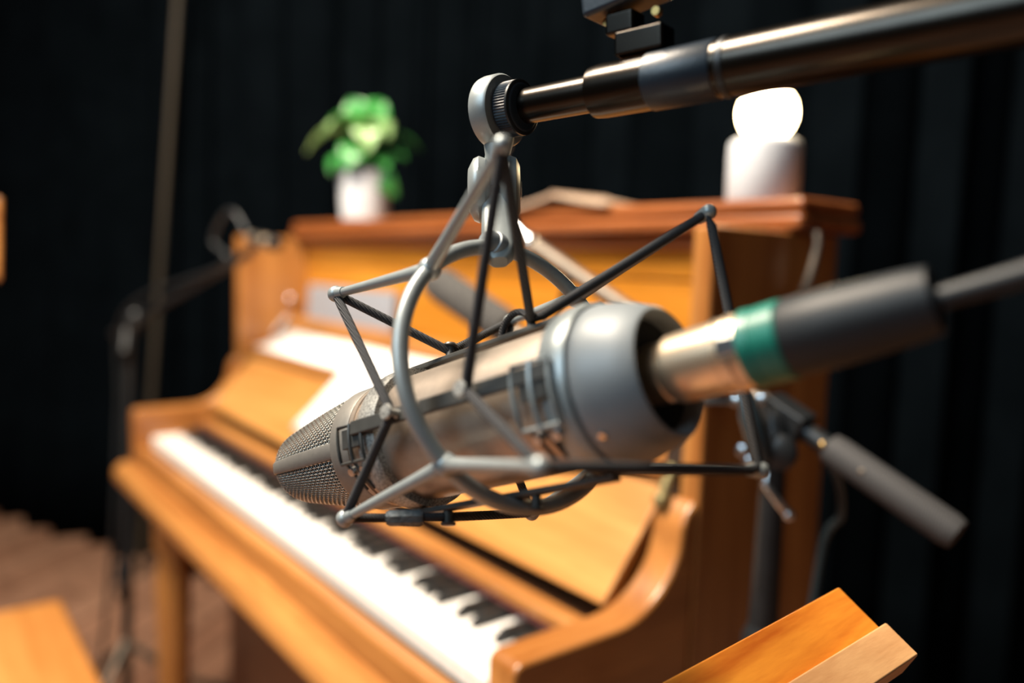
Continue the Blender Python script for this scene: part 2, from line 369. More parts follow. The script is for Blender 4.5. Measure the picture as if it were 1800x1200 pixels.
# brass stay at the right end of the fallboard and a hinge plate on the left cheek
pp(lb(0.0805, 0.1095, 0.196, 0.338, 0.02, 0.25), 'gap_shade_block', M['dark_gap'])  # solid dark block put in the open gap to paint its shade
st = MB().tube([(0.101, 0.168, K+0.150), (0.099, 0.176, K+0.165), (0.097, 0.190, K+0.185)], 0.006, 10).ball((0.101, 0.170, K+0.155), 0.009)
pp(st, 'fallboard_stay', M['old_brass'], smooth=True)
hp = MB().tube([(-1.135, 0.262, K+0.205), (-1.131, 0.295, K+0.245)], 0.006, 10)
pp(hp, 'lid_catch', M['steel'], smooth=True)
pp(MB().ball((-1.134, 0.300, K+0.285), 0.009), 'catch_knob', M['steel'], smooth=True)

# keys
WKW = 0.0235
names = ['A', 'A#', 'B', 'C', 'C#', 'D', 'D#', 'E', 'F', 'F#', 'G', 'G#']
cut = {'C': (0, .0095), 'D': (.0048, .0048), 'E': (.0095, 0), 'F': (0, .0105), 'G': (.0038, .0070), 'A': (.0070, .0038), 'B': (.0105, 0)}
def white_mesh(n):
    l, r = cut[n[0]] if n in cut else (0, 0)
    if n == 'A0': l, r = 0, .0038
    if n == 'C8': l, r = 0, 0
    g = 0.0005; x0, x1 = g, WKW-g; xa, xb = l+g, WKW-r-g
    mb = MB(); z1, z0 = 0.0, -0.0215
    prof = [(0.0, z0), (0.0, -0.003), (0.0006, -0.001), (0.0022, 0.0), (0.049, 0.0), (0.049, z0)]
    mb.prism(prof, x0, x1)
    mb.box(xa, xb, 0.049, 0.150, z0, z1)
    me = mb.build('white_key', M['white_key'], piano)
    return me
def black_mesh():
    mb = MB(); w0, w1 = 0.0066, 0.0047; vs = []
    prof = [(0.0, -0.012), (0.0015, 0.003), (0.010, 0.0105), (0.0135, 0.012), (0.095, 0.0125), (0.095, -0.012)]
    for s in (-1, 1):
        for y, z in prof:
            w = w0 + (w1-w0)*max(0, z)/0.012; vs.append((s*w, y, z))
    n = len(prof)
    fs = [(i, (i+1) % n, n+(i+1) % n, n+i) for i in range(n)] + [tuple(range(n-1, -1, -1)), tuple(range(n, 2*n))]
    return MB().add(vs, fs).build('black_key', M['black_key'], piano)
protos = {}
XL = -48*WKW
wi = 0
shift = {'C#': -.0025, 'D#': .0025, 'F#': -.003, 'G#': 0, 'A#': .003}
for k in range(88):
    n = names[k % 12]
    if '#' in n:
        x = XL + wi*WKW + shift[n]; key = 'black'
        if key not in protos: ob = black_mesh(); protos[key] = ob
        else: ob = protos[key].copy(); COL.objects.link(ob)
        ob.location = Vector((x, 0.05, K)) - PO
    else:
        key = 'A0' if k == 0 else 'C8' if k == 87 else n
        if key not in protos: ob = white_mesh(key); protos[key] = ob
        else: ob = protos[key].copy(); COL.objects.link(ob)
        ob.location = Vector((XL + wi*WKW, 0.0, K)) - PO
        wi += 1

# ------------------------------------------------------------------ things on and in the piano
LT = K + 0.4587
# potted plant
pl = empty('potted_plant', (-0.905, 0.365, LT), 'leafy green plant in a white pot on the left of the piano lid', 'plant')
POT = Vector((-0.905, 0.365, LT))
MB().lathe([(0.043, 0.0), (0.047, 0.003), (0.054, 0.098), (0.053, 0.102), (0.049, 0.100), (0.047, 0.085), (0.0, 0.085)], 40).build('pot', M['ceramic'], pl, smooth=True)
MB().lathe([(0.0465, 0.086), (0.030, 0.090), (0.0, 0.092)], 24).build('soil', M['soil'], pl, smooth=True)
def leaf_mesh(name, mat, base, tip, w, droop, side):
    base = Vector(base); tip = Vector(tip); d = tip-base; L = d.length; d.normalize()
    sdir = d.cross(Vector(side)).normalized(); up = sdir.cross(d).normalized()
    rows = 9; vs = []; fs = []
    for i in range(rows+1):
        t = i/rows
        ww = w*(math.sin(PI*min(1, t*0.93+0.07))**0.7)*(1-0.25*t)
        c = base + d*(L*t) + up*(droop*math.sin(PI*t))
        for j in (-2, -1, 0, 1, 2):
            vs.append(c + sdir*(ww*j/2) + up*(0.18*ww*(abs(j)/2)**1.5 + 0.003*math.sin(5*t+j)))
    for i in range(rows):
        for j in range(4): fs.append((i*5+j, (i+1)*5+j, (i+1)*5+j+1, i*5+j+1))
    o = MB().add(vs, fs).build(name, mat, pl, smooth=True)
    sd = o.modifiers.new('thickness', 'SOLIDIFY'); sd.thickness = 0.0006
    return o
# view-facing axes for the foliage sheet are not used: leaves radiate around the pot centre
rnd = random.Random(12)
ri = Vector((0.63, 0.77, 0)); fw = Vector((0.77, -0.63, 0))
def lp(r, f, z): return ri*r + fw*f + Vector((0, 0, z))
leaves = [
    # base(r,f,z), tip(r,f,z), width, droop, pale
    ((-0.01, 0.01, 0.16), (-0.115, 0.03, 0.135), 0.034, 0.030, 1),
    ((-0.01, 0.00, 0.18), (-0.075, 0.05, 0.165), 0.036, 0.030, 1),
    ((0.00, 0.00, 0.19), (-0.03, 0.02, 0.245), 0.040, 0.012, 0),
    ((0.00, -0.01, 0.19), (0.035, -0.02, 0.25), 0.036, 0.012, 0),
    ((0.00, 0.02, 0.18), (0.06, 0.06, 0.16), 0.038, 0.028, 1),
    ((0.01, 0.02, 0.17), (0.02, 0.075, 0.13), 0.036, 0.030, 1),
    ((0.02, 0.00, 0.15), (0.115, 0.00, 0.150), 0.034, 0.028, 0),
    ((0.02, 0.01, 0.13), (0.09, 0.03, 0.125), 0.030, 0.020, 0),
    ((0.02, 0.01, 0.11), (0.075, 0.03, 0.05), 0.028, 0.018, 0),
    ((-0.02, 0.01, 0.13), (-0.06, 0.05, 0.09), 0.032, 0.020, 0),
    ((-0.01, 0.02, 0.14), (-0.03, 0.07, 0.095), 0.034, 0.022, 0),
    ((0.01, -0.03, 0.15), (0.05, -0.085, 0.17), 0.036, 0.020, 0),
    ((-0.02, -0.02, 0.15), (-0.06, -0.075, 0.18), 0.036, 0.020, 0),
    ((0.00, -0.02, 0.17), (0.00, -0.08, 0.215), 0.036, 0.020, 0),
    ((-0.02, 0.00, 0.18), (-0.075, 0.00, 0.205), 0.034, 0.018, 0),
    ((0.02, 0.02, 0.12), (0.055, 0.06, 0.10), 0.030, 0.018, 0),
]
for i, (b, t, w, dr, pale) in enumerate(leaves):
    MB().tube([lp(b[0]*0.3, b[1]*0.3, 0.088), lp(b[0]*0.7, b[1]*0.7, 0.5*(0.088+b[2])), lp(*b)], 0.0018, 6).build('stem', M['stem'], pl, smooth=True)
    leaf_mesh('leaf', M['leaf_pale'] if pale else M['leaf'], lp(*b), lp(*t), w, dr, (0, 0, 1) if abs(t[2]-b[2]) < 0.045 else tuple(fw))

# table lamp
LP = Vector((0.062, 0.360, LT))
lamp = empty('table_lamp', LP, 'white cylinder lamp with a glowing bare bulb on the right of the lid', 'lamp')
MB().lathe([(0.0385, 0.0), (0.0400, 0.002), (0.0400, 0.060), (0.0385, 0.066), (0.034, 0.0695), (0.014, 0.0705), (0.014, 0.064), (0.0, 0.064)], 48).build('base', M['ceramic'], lamp, smooth=True)
MB().lathe([(0.0135, 0.0642), (0.0135, 0.0690), (0.012, 0.070)], 24).build('socket', M['steel'], lamp, smooth=True)
prof = [(0.012, 0.0665)]
for i in range(1, 15):
    t = i/14; a = -0.38*PI + t*0.88*PI
    prof.append((max(0.0, 0.0315*math.cos(a)), 0.0985 + 0.0315*math.sin(a)))
prof[-1] = (0.0, prof[-1][1])
MB().lathe(prof, 40).build('bulb', M['bulb'], lamp, smooth=True)

# open booklet lying on the lid
bk = empty('open_booklet', (-0.235, 0.355, LT), 'beige open booklet lying face down on the piano lid', 'booklet')
for s in (-1, 1):
    vs = []; fs = []; n = 8
    for i in range(n+1):
        t = i/n
        for y in (-0.052, 0.052):
            for dz in (0.0, 0.004):
                vs.append((s*0.105*t, y, 0.0165*(1-t)**1.4 + 0.0004 + dz))
    for i in range(n):
        o = i*4
        fs += [(o, o+4, o+6, o+2), (o+1, o+3, o+7, o+5), (o, o+1, o+5, o+4), (o+2, o+6, o+7, o+3)]
    fs += [(0, 2, 3, 1), (n*4, n*4+1, n*4+3, n*4+2)]
    MB().add(vs, fs).build('page_block', M['booklet'], bk, smooth=True)
MB().tube([(0, -0.053, 0.0205), (0, 0.053, 0.0205)], 0.002, 8).build('spine', M['booklet'], bk, smooth=True)

# sheet music against the fallboard: leans on it, bottom on the groove rail
fbn = Vector((0, -0.1135, 0.0925)).normalized(); fbu = Vector((0, 0.0925, 0.1135)).normalized()
def fbp(x, t, off): return Vector((x, 0.117, K+0.0525)) + fbu*t + fbn*off
def sheet(name, label, corners, off=0.0015):
    vs = []; fs = []; n = 8
    a, b, c, dd = corners   # bottom-left, bottom-right, top-right, top-left as (x, t)
    for i in range(n+1):
        for j in range(n+1):
            u = i/n; v = j/n
            x = (a[0]*(1-u)+b[0]*u)*(1-v) + (dd[0]*(1-u)+c[0]*u)*v
            t = (a[1]*(1-u)+b[1]*u)*(1-v) + (dd[1]*(1-u)+c[1]*u)*v
            vs.append(fbp(x, t, off + 0.0155*(t/0.15)**2 + 0.0015*math.sin(3*u+1)*math.sin(2*v)))
    for i in range(n):
        for j in range(n):
            p = i*(n+1)+j; fs.append((p, p+n+1, p+n+2, p+1))
    o = MB().add(vs, fs).build(name, M['paper'], smooth=True, o=vs[0])
    sd = o.modifiers.new('thickness', 'SOLIDIFY'); sd.thickness = 0.0004; sd.offset = 1
    return tag(o, label, 'paper')
sheet('sheet_music', 'large white paper sheet leaning on the fallboard behind the microphone head', [(-0.725, 0.032), (-0.290, 0.020), (-0.320, 0.190), (-0.640, 0.190)], 0.004)
m = MB()
vs = []; fs = []
for i in range(9):
    for j in range(5):
        vs.append((-1.095 + 0.75*i/8, 0.204 + 0.082*j/4, K+0.1842 + 0.032*(j/4)**1.3 + 0.0010*math.sin(i*0.9+j*0.4)**2))
for i in range(8):
    for j in range(4): fs.append((i*5+j, (i+1)*5+j, (i+1)*5+j+1, i*5+j+1))
o = m.add(vs, fs).build('paper_strip', M['paper'], smooth=True, o=vs[0])
sd = o.modifiers.new('thickness', 'SOLIDIFY'); sd.thickness = 0.0012; sd.offset = 1
tag(o, 'long white paper strip lying on the music shelf', 'paper')
b = MB().add([Vector(p) for p in [(-1.10, 0.320, K+0.19), (-0.71, 0.320, K+0.19), (-0.71, 0.330, K+0.32), (-1.10, 0.330, K+0.32), (-1.10, 0.327, K+0.19), (-0.71, 0.327, K+0.19), (-0.71, 0.337, K+0.32), (-1.10, 0.337, K+0.32)]],
              [(0,1,2,3),(7,6,5,4),(0,4,5,1),(1,5,6,2),(2,6,7,3),(3,7,4,0)])
tag(b.build('songbook', M['blue_book'], bevel=0.001, o=(-0.9, 0.325, K+0.19)), 'blue grey songbook propped up behind the shelf rail', 'book')

# ------------------------------------------------------------------ microphone in its elastic mount
def rot(x, y, z):
    x = Vector(x).normalized(); z = Vector(z); z = (z - x*z.dot(x)).normalized(); y = z.cross(x)
    return Matrix(((x.x, y.x, z.x), (x.y, y.y, z.y), (x.z, y.z, z.z)))
MICR = rot((0.1792, -0.9766, 0.1188), (-0.3545, 0.0485, 0.9338), (-0.9177, -0.2095, -0.3375))
MICO = Vector((0.3419, -0.2256, 1.0452))
mic = empty('studio_microphone', MICO, 'large grey condenser microphone with mesh head held in the elastic mount', 'microphone', rot=MICR)
MICM = Matrix.Translation(MICO) @ MICR.to_4x4()
MBASE, MTIP = 0.068, 0.127
def head(q, phi, k=1.0):
    # q 0..1 from collar to ridge, phi around; x = bar side, y = slope side
    if q < 0.80:
        t = q/0.80; z = MBASE + (MTIP-0.0110-MBASE)*t
        a = 0.0268 - 0.0030*t**2; b_ = 0.0268 - 0.0078*t**1.2
    else:
        th = (q-0.80)/0.20*PI/2; z = MTIP-0.0110 + 0.0110*math.sin(th)
        a = 0.0238*(0.62+0.38*math.cos(th)); b_ = 0.0190*math.cos(th)
    e = 2/2.25
    cx, sy = math.cos(phi), math.sin(phi)
    x = a*math.copysign(abs(cx)**e, cx); y = b_*math.copysign(abs(sy)**e, sy)
    return Vector((x*k, y*k, z if k == 1 else MBASE + (z-MBASE)*k))
# body
MB().lathe([(0.0, -0.0745), (0.0255, -0.0745), (0.0272, -0.072), (0.0278, -0.068), (0.0280, 0.052), (0.0274, 0.0523), (0.0274, 0.0531), (0.0282, 0.0534), (0.0282, 0.0562)], 72).build('body', M['mic'], mic, smooth=True)
MB().lathe([(0.0282, 0.0566), (0.0286, 0.058), (0.0286, 0.0675), (0.0282, 0.0692), (0.0272, 0.0698), (0.0262, 0.0698), (0.0262, 0.0566)], 72).build('collar', M['mic_head'], mic, smooth=True)
pw = MB()
for i in range(7):
    a0 = math.radians(66+i*3); a1 = math.radians(69+i*3)
    pw.add([(0.02868*math.cos(a0), 0.02868*math.sin(a0), 0.0592), (0.02868*math.cos(a1), 0.02868*math.sin(a1), 0.0592), (0.02868*math.cos(a1), 0.02868*math.sin(a1), 0.0655), (0.02868*math.cos(a0), 0.02868*math.sin(a0), 0.0655)], [(0, 1, 2, 3)])
pwo = pw.build('pattern_window', M['cup'], mic)
a0 = math.radians(84)
MB().ball((0.0288*math.cos(a0), 0.0288*math.sin(a0), 0.0580), 0.0011).build('switch_dot', M['ceramic'], pwo, smooth=True)
# head frame: bar up one side, over the ridge, down the other
vs = []; fs = []; path = []
NQ = 26
for i in range(NQ+1): path.append(head(i/NQ, 0.0))
path += [head(1 - i/NQ, PI) for i in range(0, NQ+1)]
for i, p in enumerate(path):
    dv = path[min(i+1, len(path)-1)] - path[max(i-1, 0)]; dv.normalize()
    nrm = Vector((dv.z, 0, -dv.x))
    if nrm.dot(p - Vector((0, 0, 0.08))) < 0: nrm = -nrm
    h = 0.0036 - 0.0008*max(0, (p.z-0.10)/0.027)
    for sx, sy in ((-0.0018, -1), (0.0008, -1), (0.0013, -0.75), (0.0013, 0.75), (0.0008, 1), (-0.0018, 1)):
        vs.append(p + nrm*sx + Vector((0, h*sy, 0)))
for i in range(len(path)-1):
    for k in range(6): fs.append((i*6+k, i*6+(k+1) % 6, (i+1)*6+(k+1) % 6, (i+1)*6+k))
MB().add(vs, fs).build('head_bar', M['mic_head'], mic, smooth=True)
# inner foil
mb = MB(); vs = []; fs = []; N1, N2 = 24, 48
for i in range(N1+1):
    for k in range(N2): vs.append(head(i/N1, 2*PI*k/N2, 0.965))
for i in range(N1):
    for k in range(N2): fs.append((i*N2+k, i*N2+(k+1) % N2, (i+1)*N2+(k+1) % N2, (i+1)*N2+k))
mb.add(vs, fs).build('grille_lining', M['mesh_in'], mic, smooth=True)
# woven wire grille: real wires, front and rear half
def normal_at(q, phi):
    e = 1e-3
    du = head(min(1, q+e), phi) - head(max(0, q-e), phi); dv = head(q, phi+e) - head(q, phi-e)
    n = dv.cross(du)
    if n.length < 1e-12: return Vector((0, 0, 1))
    n.normalize()
    c = head(q, phi); 
    if n.dot(Vector((c.x, c.y, 0))) < 0: n = -n
    return n
NA, NR = 52, 41
def qmap(j): # spread rings evenly along the surface
    return qtab[j]
# arc-length table along the slope side
acc = [0.0]; prev = head(0, PI/2)
for i in range(1, 401):
    p = head(i/400, PI/2); acc.append(acc[-1] + (p-prev).length); prev = p
def q_of(s):
    s *= acc[-1]
    for i in range(400):
        if acc[i+1] >= s: return (i + (s-acc[i])/(acc[i+1]-acc[i]+1e-12))/400
    return 1.0
qtab = [q_of(j/(NR*2)) for j in range(NR*2+1)]
def phis(i): return 0.06 + (PI-0.12)*i/(NA*2)
for half, sg in ((0, 1), (1, -1)):
    P = [[None]*(NR*2+1) for _ in range(NA*2+1)]; NN = [[None]*(NR*2+1) for _ in range(NA*2+1)]
    for i in range(NA*2+1):
        for j in range(NR*2+1):
            q = min(0.985, qtab[j]); ph = sg*phis(i)
            P[i][j] = head(q, ph); NN[i][j] = normal_at(q, ph)
    mb = MB(); amp = 0.00028; wr = 0.00025
    for i in range(0, NA*2+1, 2):
        pts = [P[i][j] + NN[i][j]*(amp*(1 if ((i//2+j//2) % 2 == 0) else -1)*(1 if j % 2 == 0 else 0)) for j in range(NR*2+1)]
        mb.tube(pts, wr, 4, caps=False)
    for j in range(0, NR*2-1, 2):
        pts = [P[i][j] + NN[i][j]*(-amp*(1 if ((i//2+j//2) % 2 == 0) else -1)*(1 if i % 2 == 0 else 0)) for i in range(NA*2+1)]
        mb.tube(pts, wr, 4, caps=False)
    g = mb.build('wire_grille', M['mesh'], mic, smooth=True); g['kind'] = 'stuff'

# ---- elastic mount
FR = rot((0.0188, 0.9897, -0.1422), (-0.3951, 0.138, 0.9082), (0.9184, 0.0391, 0.3936))
FO = Vector((0.3488, -0.2137, 1.0662))
mount = empty('shock_mount', FO, 'grey spider shock mount ring with black elastic cords around the microphone', 'shock mount', rot=FR)
FM = Matrix.Translation(FO) @ FR.to_4x4()
MF = FM.inverted() @ MICM     # microphone space -> mount space
WF = FM.inverted()            # world -> mount space
RR, RFT, LF, RA, LA = 0.0565, 0.0718, 0.0623, 0.0767, 0.0706
MB().tube([(RR*math.cos(2*PI*i/96), RR*math.sin(2*PI*i/96), 0) for i in range(96)], 0.0034, 16, closed=True).build('outer_ring', M['mount'], mount, smooth=True)
def pol(r, a, z): return Vector((r*math.cos(math.radians(a)), r*math.sin(math.radians(a)), z))
ANG = {'A': 135, 'B': 225, 'C': 45, 'D': -45}
fore = {}; aft = {}
for k, a in ANG.items():
    node = pol(RR, a, 0); f_ = pol(RFT, a, -LF); b_ = pol(RA, a, LA)
    fore[k] = f_; aft[k] = b_
    nd = MB().ball(node, 0.0050)
    nd.build('ring_node', M['mount'], mount, smooth=True)
    for tip in (f_, b_):
        sp = MB().tube([node, node.lerp(tip, 0.25), node.lerp(tip, 0.98)], [0.0033, 0.0027, 0.0019], 12).build('spoke', M['mount'], mount, smooth=True)
        dv = (tip-node).normalized()
        MB().ball(tip, 0.0038 if tip is f_ else 0.0033).tube([tip - dv*0.006, tip - dv*0.001], [0.0024, 0.0032], 12).build('spoke_tip', M['mount'], sp, smooth=True)
# inner cage on the microphone
def mx(mb): return mb.xf(MF)
mx(MB().lathe([(0.0284, 0.034), (0.0312, 0.0345), (0.0318, 0.037), (0.0318, 0.043), (0.0310, 0.0458), (0.0284, 0.0462)], 72)).build('clamp_ring', M['mount_worn'], mount, smooth=True)
mx(MB().lathe([(0.0284, -0.056), (0.0316, -0.0565), (0.0324, -0.060), (0.0324, -0.0655), (0.0312, -0.068), (0.0284, -0.068)], 72)).build('clamp_ring', M['mount'], mount, smooth=True)
def mp(ang, r, z): return Vector((r*math.cos(math.radians(ang)), r*math.sin(math.radians(ang)), z))
hooks_f = {}; hooks_a = {}
for ang in (10, 103, 190, 280):
    er = mp(ang, 1, 0); et = mp(ang+90, 1, 0)
    rad0 = 0.0335
    mb = MB().obox(mp(ang, rad0, -0.0095), er, et, (0, 0, 1), 0.0012, 0.0031, 0.0555)
    strip = mx(mb).build('cage_strip', M['mount_dark'], mount, bevel=0.0006)
    zf, za = (0.015 if ang == 10 else 0.022), -0.027
    for z, store in ((zf, hooks_f), (za, hooks_a)):
        h = mp(ang, rad0+0.0038, z); store[ang] = MF @ h
        hk = MB().tube([mp(ang, rad0, z), mp(ang, rad0+0.0062, z)], [0.0022, 0.0017], 10).lathe([(0.0030, 0), (0.0034, 0.0005), (0.0030, 0.0014), (0.0, 0.0016)], 14, mp(ang, rad0+0.0060, z), er)
        mx(hk).build('cord_hook', M['mount_worn'] if ang == 10 else M['mount_dark'], strip, smooth=True)
# wire buckles that close the clamp rings
def buckle(z0, z1, a0, a1, r, mat, wr):
    pts = []
    def arc(aa, bb, z, n=5): return [mp(aa + (bb-aa)*i/n, r, z) for i in range(n+1)]
    pts = arc(a0, a1, z0) + arc(a1, a0, z1)
    rect = MB().tube(pts, wr, 8, closed=True)
    rect.tube(arc(a0+1, a1-1, (z0+z1)/2), wr*1.1, 8)
    b = mx(rect).build('buckle', mat, mount, smooth=True)
    pl_ = MB().obox(mp((a0+a1)/2+4, r-0.0016, (z0+z1)/2), mp((a0+a1)/2+4, 1, 0), mp((a0+a1)/2+94, 1, 0), (0, 0, 1), 0.0012, 0.0042, abs(z1-z0)*0.36)
    mx(pl_).build('buckle_plate', M['mount_dark'], b, bevel=0.0004)
    sc = MB()
    for dz in (0.25, 0.75):
        c = mp(a1-7, r-0.001, z0+(z1-z0)*dz)
        sc.lathe([(0.0020, -0.003), (0.0021, 0.0005), (0.0017, 0.0012), (0, 0.0013)], 14, c, mp(a1-7, 1, 0))
    mx(sc).build('buckle_screw', M['steel'], b, smooth=True)
    for dz in (0.2, 0.5):
        lk = MB().tube([mp(a1, r, z0+(z1-z0)*dz), mp(a1-12, r-0.0012, z0+(z1-z0)*(dz+.1)), mp(a1-26, r-0.0030, z0+(z1-z0)*(dz+.05))], wr*0.9, 8)
        mx(lk).build('buckle_link', M['mount_dark'], b, smooth=True)
buckle(0.0555, 0.0395, 13, -14, 0.0338, M['mount_dark'], 0.0008)
buckle(-0.0470, -0.0640, 17, -22, 0.0345, M['mount'], 0.0010)
# cup (screw ring) at the cable end
cup = mx(MB().lathe([(0.0290, -0.0685), (0.0302, -0.0690), (0.0303, -0.0712), (0.0296, -0.0750), (0.0270, -0.0835), (0.0242, -0.0900), (0.0230, -0.0912), (0.0219, -0.0908), (0.0212, -0.0890), (0.0206, -0.0840)], 72)).build('screw_cup', M['cup'], mount, smooth=True)
mx(MB().lathe([(0.0206, -0.0842), (0.0195, -0.0790), (0.0188, -0.0760), (0.0130, -0.0757), (0.0130, -0.0800), (0.0120, -0.0806), (0.0, -0.0806)], 48)).build('cup_lining', M['cup_in'], cup, smooth=True)
for a in (-40, 95, 215):
    mx(MB().lathe([(0.0016, -0.001), (0.0018, 0.0004), (0.0012, 0.001), (0, 0.0011)], 12, mp(a, 0.0294, -0.0735), mp(a, 1, 0))).build('set_screw', M['steel'], cup, smooth=True)
# elastic cords: outer tips and cage hooks in turn, sagging slightly
def cord(tips, hooks, order):
    pts = []
    for kind, key in order:
        pts.append((tips if kind == 't' else hooks)[key])
    path = []
    n = len(pts)
    ctr = sum((p for p in pts), Vector())/n
    for i in range(n):
        a, b = pts[i], pts[(i+1) % n]
        for j in range(8): path.append(a.lerp(b, (j+0.5)/8 if j else 0.02))
    return MB().tube(path, 0.00205, 10, closed=True)
order = [('t', 'A'), ('h', 10), ('t', 'B'), ('h', 280), ('t', 'D'), ('h', 190), ('t', 'C'), ('h', 103)]
cf = cord(fore, hooks_f, order).build('elastic_cord', M['elastic'], mount, smooth=True)
ca = cord(aft, hooks_a, [('t', 'A'), ('h', 10), ('t', 'B'), ('t', 'D'), ('t', 'C'), ('h', 103)]).build('elastic_cord', M['elastic'], mount, smooth=True)
# crimp sleeve, cord loop
p0 = fore['B'].lerp(hooks_f[280], 0.40); p1 = fore['B'].lerp(hooks_f[280], 0.76)
MB().tube([p0, p0.lerp(p1, 0.1), p0.lerp(p1, 0.9), p1], [0.0028, 0.0036, 0.0036, 0.0028], 8).build('crimp_sleeve', M['sleeve'], cf, smooth=True)
lp0 = hooks_a[103]
pts = []
up = (MF.to_3x3() @ mp(103, 1, 0)); ax = (MF.to_3x3() @ Vector((0, 0, 1)))
for i in range(15):
    t = PI*i/14
    pts.append(lp0 + ax*(0.0085 + 0.0085*math.cos(t)) + up*(0.010*math.sin(t) - 0.003))
MB().tube(pts, 0.0016, 10).build('cord_end_loop', M['elastic'], ca, smooth=True)

# swivel joint up to the boom (world coordinates -> mount space)
BD = Vector((0.9687, 0.2419, 0.0566)).normalized()
B0 = Vector((0.3059, -0.1896, 1.1830))
DISC = Vector((0.3024, -0.1926, 1.1820)); LOW = Vector((0.3055, -0.1962, 1.1455)); RT = FM @ pol(RR, 93, 0)
def wf(mb): return mb.xf(WF)
bx, by, bz = frame_of(BD)
wf(MB().lathe([(0.0150, -0.0062), (0.0164, -0.0052), (0.0168, -0.003), (0.0168, 0.0032), (0.0160, 0.0044), (0.0, 0.0044)], 56, DISC, BD)).build('swivel_disc', M['mount'], mount, smooth=True)
kn = wf(MB().lathe([(0.0110, 0.0044), (0.0122, 0.0060), (0.0122, 0.0125), (0.0118, 0.0132), (0.0108, 0.0142), (0.0095, 0.0145)], 120, DISC, BD, mod=lambda k, i: 1.0 + (0.035 if (k % 2 and i in (1, 2)) else 0))).build('knurled_nut', M['knob'], mount, smooth=True)
wf(MB().lathe([(0.0120, 0.0122), (0.0126, 0.0126), (0.0126, 0.0136), (0.0118, 0.0140)], 60, DISC, BD)).build('nut_rim', M['stand'], kn, smooth=True)
side = BD.cross(Vector((0, 0, 1))).normalized()
neck = (DISC - Vector((0, 0, 0.012))); 
wf(MB().tube([neck, neck.lerp(LOW, 0.35), neck.lerp(LOW, 0.7), LOW], [0.0075, 0.0058, 0.0062, 0.0085], 20)).build('swivel_neck', M['mount'], mount, smooth=True)
# lower knuckle: two cheeks and a central tongue, axis roughly along the view-right
kx = Vector((0.62, 0.77, 0.05)).normalized()
for s, w in ((-1, 0.0052), (1, 0.0048)):
    c = LOW + kx*(0.0072*s)
    ch = MB()
    x_, y_, z_ = kx, Vector((0, 0, 1)), kx.cross(Vector((0, 0, 1)))
    ch.lathe([(0.0, -w), (0.0085, -w*0.96), (0.0124, -w*0.5), (0.0134, 0.0), (0.0124, w*0.6), (0.0092, w*0.95), (0.0, w)], 40, (0, 0, 0), (0, 0, 1))
    mt = Matrix(((kx.x, 0, kx.x), (0, 1, 0), (0, 0, 1)))
    ch2 = MB(); xx, yy, zz = frame_of(kx)
    for p in ch.v: ch2.v.append(c + (xx*p.x + yy*p.y)*1.0 + zz*p.z + Vector((0, 0, 1))*(0.16*(xx*p.x + yy*p.y).z))
    ch2.f = ch.f
    wf(ch2).build('knuckle_cheek', M['mount'], mount, smooth=True)
wf(MB().lathe([(0.0, -0.0126), (0.0042, -0.0124), (0.0048, -0.0118), (0.0048, 0.0118), (0.0042, 0.0124), (0, 0.0126)], 20, LOW, kx)).build('knuckle_pin', M['steel'], mount, smooth=True)
dn = (RT - LOW)
t0, t1 = LOW, RT
fk = MB(); ez = (t1-t0).normalized(); ex = (kx - ez*kx.dot(ez)).normalized(); ey = ez.cross(ex)
vs = []; fs = []
prof = [(0.0, 0.0062, 0.0050), (0.35, 0.0066, 0.0048), (0.8, 0.0074, 0.0046), (1.0, 0.0076, 0.0046), (1.15, 0.0062, 0.0042), (1.22, 0.0035, 0.0035)]
for t, hx, hy in prof:
    c = t0.lerp(t1, t)
    for k in range(16):
        a = 2*PI*k/16; cx, sy = math.cos(a), math.sin(a)
        vs.append(c + ex*hx*math.copysign(abs(cx)**0.6, cx) + ey*hy*math.copysign(abs(sy)**0.6, sy))
for i in range(len(prof)-1):
    for k in range(16): fs.append((i*16+k, i*16+(k+1) % 16, (i+1)*16+(k+1) % 16, (i+1)*16+k))
fs.append(tuple(range(15, -1, -1))); fs.append(tuple((len(prof)-1)*16+k for k in range(16)))
fk.add(vs, fs); wf(fk).build('swivel_fork', M['mount'], mount, smooth=True)
bolt_d = (-ey if (-ey).dot(cam.location - RT) > 0 else ey)
bolt_d = (bolt_d - ex*0.8).normalized()
wf(MB().lathe([(0.0062, -0.002), (0.0064, 0.0035), (0.0060, 0.0045), (0.0052, 0.0048), (0.0050, 0.0072), (0.0034, 0.0094), (0.0, 0.0100)], 32, RT, bolt_d)).build('clamp_bolt', M['cup'], mount, smooth=True)

# ------------------------------------------------------------------ cable with plug
cable = empty('microphone_cable', MICM @ Vector((0, 0, -0.1)), 'black cable with metal plug and green ring in the cable end of the microphone', 'cable', rot=MICR)
CI = (Matrix.Translation(MICM @ Vector((0, 0, -0.1))) @ MICR.to_4x4()).inverted()
def cl(prof, seg=48): return MB().lathe([(r, z+0.1) for r, z in prof], seg)
cl([(0.0100, -0.0810), (0.0108, -0.0814), (0.0110, -0.0905), (0.0104, -0.0912), (0.0104, -0.0925), (0.0121, -0.0935), (0.0123, -0.0980), (0.0124, -0.1120), (0.0129, -0.1122), (0.0129, -0.1136), (0.0125, -0.1138), (0.0125, -0.1160), (0.0129, -0.1162), (0.0129, -0.1178), (0.0126, -0.1182), (0.0126, -0.1215)]).build('plug_shell', M['gold'], cable, smooth=True)
cl([(0.0126, -0.1215), (0.0134, -0.1222), (0.0131, -0.1260), (0.0128, -0.1262), (0.0128, -0.1268), (0.0131, -0.1270), (0.0131, -0.1345), (0.0125, -0.1352)]).build('colour_ring', M['green'], cable, smooth=True)
